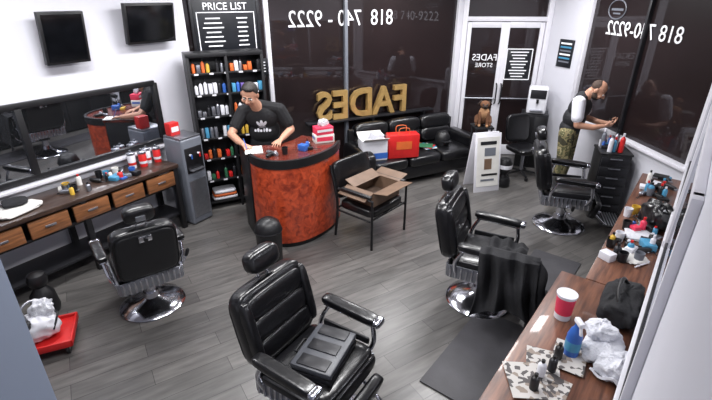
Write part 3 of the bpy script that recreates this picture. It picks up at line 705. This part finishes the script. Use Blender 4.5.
def decal(ob,shapes,m,name):
    bv=BVHTree.FromPolygons([v.co for v in ob.data.vertices],[p.vertices[:] for p in ob.data.polygons]); o=Obj(name)
    for (cx,cz,rx,rz_,rot) in shapes:
        bm=bmesh.new(); bmesh.ops.create_grid(bm,x_segments=8,y_segments=8,size=1)
        for v in bm.verts:
            x,y=v.co.x,v.co.y; u=x*math.sqrt(1-y*y/2); w=y*math.sqrt(1-x*x/2); u*=rx; w*=rz_
            X=cx+u*math.cos(rot)-w*math.sin(rot); Z=cz+u*math.sin(rot)+w*math.cos(rot)
            h=bv.ray_cast(V((X,-1,Z)),V((0,1,0)))[0]; v.co=V((X,(h.y if h else -.2)-.004,Z))
        o.add(bm,m)
    d=o.done(); d.parent=ob; return d
decal(man1,[(0.0,1.28,.019,.04,0),(-.036,1.27,.018,.038,.6),(.036,1.27,.018,.038,-.6),(0,1.225,.045,.006,0),(-.088,1.175,.015,.016,0),(-.052,1.182,.015,.024,0),(-.017,1.175,.015,.016,0),(.02,1.182,.007,.024,0),(.052,1.182,.015,.024,0),(.088,1.175,.015,.016,0)],M_wtee,'shirt_print')
pen=Obj('pen'); pen.cyl((-.13,-.66,1.09),(-.17,-.6,1.2),.005,M_blue,seg=8); d=pen.done(); d.parent=man1
# man by window, hunched over his hands at waist height
P=[]
hc=V((0,-.25,1.55)); HR=Matrix.Rotation(R(40),3,'X')
P+=head(hc,HR,hair=False,beard=True,k=1.06)
P+=limb([(0,-.17,1.52),(0,-.09,1.4)],[.06,.07],M_skin)
M_vest=mat('black_vest',(24,25,30),.7,var=.25,bump=.2)
P+=[('e',V((0,.0,1.0)),(.175,.14,.14),I3,M_vest),('e',V((0,-.03,1.14)),(.18,.15,.17),I3,M_vest),('e',V((0,-.07,1.29)),(.19,.145,.17),Matrix.Rotation(R(14),3,'X'),M_vest)]
P+=limb([(-.12,-.07,1.4),(0,-.07,1.43),(.12,-.07,1.4)],[.085,.09,.085],M_vest)
for s in(-1,1):
    P+=limb([(s*.19,-.08,1.4),(s*.25,-.11,1.21)],[.088,.08],M_wtee)+limb([(s*.25,-.11,1.23),(s*.26,-.13,1.11),(s*.18,-.31,1.09),(s*.1,-.42,1.11)],[.054,.048,.04,.028],M_skin)
    P+=hand((s*.095,-.425,1.112),(-s*.35,-.85,.2),(-s*.6,0,.75),(-s*.2,.3,1),.55)
    P+=limb([(s*.1,.0,.93),(s*.12,-.02,.5),(s*.13,.03,.1)],[.12,.088,.07],M_camo)+limb([(s*.13,.04,.055),(s*.145,-.13,.04)],[.05,.038],M_shoe)
f=Vector((.8,-.6)); man2=sdf_mesh('man',P,.0058,(3.03,6.08,0),math.atan2(f.y,f.x)+math.pi/2)
ph=Obj('phone'); ph.box((.075,.012,.15),(0,-.52,1.15),M_plastic,(R(-50),0,0)); d=ph.done(); d.parent=man2

# ------------------------------------------------------------------ sign, dog, bins near door
o=Obj('sandwich_board_sign',(1.93,6.27,0),R(14),'front'); o.box((.42,.02,.88),(0,-.1,.43),M_frame,(R(-9),0,0))
o.p('rear').box((.42,.02,.88),(0,.1,.43),M_frame,(R(9),0,0))
o.p('poster').box((.36,.004,.74),(0,-.113,.45),M_paper,(R(-9),0,0),bev=0)
for k,(z,h,m,w_) in enumerate(((.73,.05,M_dark,.26),(.6,.12,M_greyp,.18),(.42,.16,M_tan,.12),(.26,.03,M_dark,.26),(.18,.03,M_greyp,.22))): o.box((w_,.004,h),(0.03*(k%2),-.1165-(.45-z)*.158,z),m,(R(-9),0,0),bev=0)
o.done()
M_dog=mat('brown_fur',(98,64,42),.9,var=.25,bump=.4); M_dogd=mat('dark_muzzle_fur',(46,32,25),.9,var=.2); M_dogw=mat('tan_fur',(150,112,80),.9,var=.1)
P=[('e',V((0,.04,.13)),(.09,.11,.12),I3,M_dog),('e',V((0,-.02,.2)),(.082,.085,.1),I3,M_dogw),('e',V((0,-.03,.33)),(.072,.07,.065),I3,M_dog),('e',V((0,-.09,.31)),(.04,.035,.03),I3,M_dogd),('e',V((0,-.125,.32)),(.012,.01,.01),I3,M_plastic)]
for s in(-1,1):
    P+=[('e',V((s*.032,-.092,.345)),(.01,.01,.01),I3,M_plastic),('c',V((s*.06,-.01,.37)),V((s*.095,0,.33)),.022,.014,M_dogd)]
    P+=limb([(s*.055,-.06,.2),(s*.058,-.08,.08),(s*.058,-.085,.025)],[.034,.026,.024],M_dog)+limb([(s*.058,-.085,.02),(s*.06,-.115,.018)],[.024,.02],M_dogw)
    P+=limb([(s*.08,.07,.1),(s*.1,-.02,.06),(s*.095,.03,.025),(s*.1,-.05,.02)],[.055,.035,.024,.02],M_dog)
P+=limb([(0,.14,.06),(.03,.19,.05),(.06,.2,.09)],[.02,.014,.009],M_dog)
o=Obj('plant_stand',(1.98,6.75,0),0); o.box((.3,.3,.03),(0,0,.83),M_plastic); o.box((.24,.24,.03),(0,0,.25),M_plastic)
for x in(-.12,.12):
    for y in(-.12,.12): o.box((.025,.025,.82),(x,y,.41),M_plastic)
o.done()
sdf_mesh('dog_statue',P,.006,(1.98,6.74,.847),R(-12),2)
o=Obj('pedal_bin',(2.28,6.33,0)); o.lathe([(0,0),(.1,0),(.11,.02),(.11,.1),(.095,.14),(.06,.16),(.05,.2),(.085,.25),(.11,.3),(.11,.38),(.08,.44),(0,.47)],(0,0,0),M_plastic); o.lathe([(.112,.3),(.114,.34),(.112,.36)],(0,0,0),M_white); o.done()
o=Obj('storage_cabinet',(3.0,7.3,0),R(-20),'case'); o.box((.42,.36,.92),(0,0,.46),M_dark); o.p('doors').box((.19,.01,.82),(-.1,-.185,.47),M_plastic); o.box((.19,.01,.82),(.1,-.185,.47),M_plastic); o.done()
o=Obj('coffee_machine',(3.0,7.3,.921),R(-20),'body'); o.box((.3,.3,.42),(0,0,.21),M_white,bev=.03,seg=3); o.p('front').box((.24,.02,.14),(0,-.15,.32),M_dark); o.box((.2,.08,.02),(0,-.17,.06),M_steel); o.cyl((0,-.17,.24),(0,-.17,.18),.02,M_plastic); o.done()
o=Obj('office_chair',(2.7,6.75,0),R(200),'base')
for k in range(5):
    a_=k*2*math.pi/5; o.tube([(0,0,.1),(.25*math.cos(a_),.25*math.sin(a_),.07)],.016,M_plastic,False); o.lathe([(0,-.025),(.025,-.02),(.03,0),(.025,.02),(0,.025)],(.26*math.cos(a_),.26*math.sin(a_),.03),M_plastic,seg=12)
o.cyl((0,0,.08),(0,0,.42),.025,M_steel); o.p('seat').sup((.46,.46,.1),(0,0,.46),M_vinyl,e1=.5,e2=.4); o.p('back').sup((.44,.08,.45),(0,-.23,.75),M_vinyl,(R(8),0,0),.4,.4); o.tube([(0,-.1,.42),(0,-.27,.46),(0,-.28,.65)],.02,M_plastic)
o.done()
# drawer cart
cx_,cy_=3.31,5.4
o=Obj('drawer_cart',(cx_,cy_,0),R(-14),'case'); o.box((.36,.36,.8),(0,0,.47),M_plastic,bev=.01)
o.p('drawers')
for k in range(6): o.box((.33,.02,.11),(0,-.185,.15+k*.128),M_dark,bev=.008); o.box((.14,.02,.012),(0,-.202,.19+k*.128),M_steel)
o.p('casters')
for x in(-.14,.14):
    for y in(-.13,.13): o.cyl((x-.012,y,.035),(x+.012,y,.035),.035,M_plastic); o.box((.02,.03,.05),(x,y,.06),M_steel)
o.p('tray_rim').box((.38,.38,.03),(0,0,.885),M_plastic,bev=.01); o.done()
o=Obj('cart_supplies',(cx_,cy_,.901),R(-14)); clutter(o,-.14,.12,-.14,.14,0,12,random.Random(8),.22); bottle(o,.05,-.1,0,.24,.03,M_red,M_white); bottle(o,-.08,-.12,0,.22,.028,M_white,M_steel); bottle(o,.0,-.02,0,.26,.03,M_steel,M_plastic); bottle(o,-.13,.05,0,.25,.028,M_greyp,M_white); o.done()

# ------------------------------------------------------------------ right counter
o=Obj('station_counter',(E[0],E[1],0),WRZ,'top')
o.box((2.6,.40,.04),(1.4,-.205,.85),M_woodr); o.box((1.9,.56,.04),(3.66,-.285,.85),M_woodr)
o.p('cabinet').box((2.5,.34,.8),(1.4,-.175,.43),M_dark); o.box((1.8,.48,.8),(3.66,-.245,.43),M_dark)
for k in range(8):
    x=.35+k*.55; y=-.35 if x<2.6 else -.49
    o.box((.5,.015,.7),(x,y,.44),M_plastic)
o.done()
Z=.871
def on(name,x,y,part=None,rz=0): return Obj(name,(x,y,Z),rz,part)
o=on('spray_bottle',1.2,1.87,'bottle'); o.lathe([(0,0),(.038,0),(.04,.02),(.04,.14),(.028,.18),(.015,.2),(.015,.22)],(0,0,0),M_blue); o.p('trigger').box((.03,.07,.03),(0,-.01,.235),M_white,bev=.008); o.box((.012,.02,.05),(0,-.04,.2),M_white,(R(-20),0,0)); o.lathe([(.0415,.05),(.0415,.11)],(0,0,0),M_cyan); o.done()
o=on('tall_cup',1.29,2.19); o.lathe([(0,0),(.046,0),(.058,.17),(.053,.17),(.043,.01),(0,.01)],(0,0,0),M_pink); o.lathe([(.055,.14),(.0585,.17),(.061,.172),(.061,.18),(.05,.18),(0,.182)],(0,0,0),M_white); o.lathe([(.0465,0),(.0495,.04)],(0,0,0),M_white); o.done()
o=on('white_towels',1.38,1.88,None,.6)
o.sup((.28,.2,.1),(0,0,.05),M_cotton,(0,0,.3),.7,.6,.12,1); o.sup((.24,.16,.11),(-.07,-.13,.05),M_cotton,(0,0,-.4),.7,.7,.15,2); o.sup((.17,.16,.1),(.04,.05,.11),M_cotton,(0,.2,.9),.8,.7,.18,3)
def tw(u,v): return Vector((-.2+.2*u,-.3+.26*v,.03+.02*math.sin(9*u+3*v)+.015*math.sin(14*v)))
o.add(P_sheet(tw,22,22,.012),M_cotton); o.done()
o=on('black_gym_bag',1.66,2.22,'bag',WRZ); o.sup((.42,.22,.17),(0,0,.085),M_cloth,(0,0,0),.6,.6,.11,6); o.p('strap').tube([(-.15,0,.14),(-.08,-.03,.21),(.08,-.03,.21),(.15,0,.14)],.012,M_plastic); o.done()
o=on('black_plastic_bag',2.60,3.38,None,WRZ); o.sup((.32,.2,.22),(0,0,.11),M_vinyl,(0,0,.4),.8,.8,.16,8); o.done()
o=on('newspapers',.98,1.62,None,.9)
for k,(x,y,rr_) in enumerate(((0,0,0),(.16,.08,.3),(-.14,-.05,-.25),(.3,-.02,.1),(-.02,.12,.6))): o.box((.24,.17,.003),(x,y,.002+.0035*k),M_news,(0,0,rr_),bev=0)
o.done()
o=on('black_bottles',1.0,1.72)
for k in range(4): bottle(o,.07*k-.1,.03*(k%2)-.1+.06*k,0.02,.1,.022,[M_plastic,M_white,M_dark,M_plastic][k],M_plastic)
o.done()
o=Obj('styling_tools',(E[0],E[1],Z),WRZ); clutter(o,1.25,2.35,-.36,-.08,0,38,random.Random(21),.14)
for k in range(4):
    x=1.3+.25*k; o.tube([(x,-.1,.01),(x+.1,-.3,.012),(x+.2,-.2,.012),(x+.15,-.08,.012),(x+.3,-.15,.012)],.006,M_white if k%2 else M_plastic)
o.sup((.3,.2,.03),(1.75,-.22,.015),M_cotton,(0,0,.2),.6,.5,.1,12); o.sup((.22,.18,.03),(2.2,-.2,.015),M_paper,(0,0,.8),.6,.5,.1,13)
o.done()
o=Obj('hair_clippers',(E[0],E[1],Z),WRZ); clutter(o,.12,.8,-.34,-.08,0,20,random.Random(22),.18); o.done()
# mats
o=Obj('floor_mat',(1.07,2.72,.001),WRZ); o.box((1.1,.62,.014),(0,0,.007),M_rubber,bev=.006); o.done()
o=Obj('floor_mat',(1.98,3.87,.001),WRZ); o.box((1.0,.5,.014),(0,0,.007),M_rubber,bev=.006); o.done()

# ------------------------------------------------------------------ lights
def fixture(x,y,rz,en,w=1.25):
    o=Obj('ceiling_light',(x,y,H-.09),rz,'housing'); o.box((w,.32,.05),(0,0,.06),M_frame); o.p('diffuser').box((w-.04,.28,.03),(0,0,.02),M_light,bev=.008); o.done()
    l=bpy.data.lights.new('tube','AREA'); l.shape='RECTANGLE'; l.size=w; l.size_y=.3; l.energy=en; l.color=(.985,.985,1)
    lo=bpy.data.objects.new('lamp_tube',l); COL.objects.link(lo); lo.location=(x,y,H-.12); lo.rotation_euler=(0,0,rz)
for x,y,e_ in ((-2.2,3.6,50),(-1.2,5.2,44),(.2,3.0,48),(1.2,4.9,50),(2.5,6.2,52),(-.9,1.9,34),(.6,6.4,38)):
    fixture(x,y,R(58),e_)
w=bpy.data.worlds.new('w'); SC.world=w; w.use_nodes=True; w.node_tree.nodes['Background'].inputs[0].default_value=(.05,.06,.1,1); w.node_tree.nodes['Background'].inputs[1].default_value=.3

cd=bpy.data.cameras.new('camera'); c=bpy.data.objects.new('camera',cd); COL.objects.link(c)
cd.sensor_width=36; cd.lens=22.25; cd.clip_start=.02; c.location=(0,0,2.7); c.rotation_euler=(R(65),0,0); SC.camera=c
SC.view_settings.view_transform='Standard'
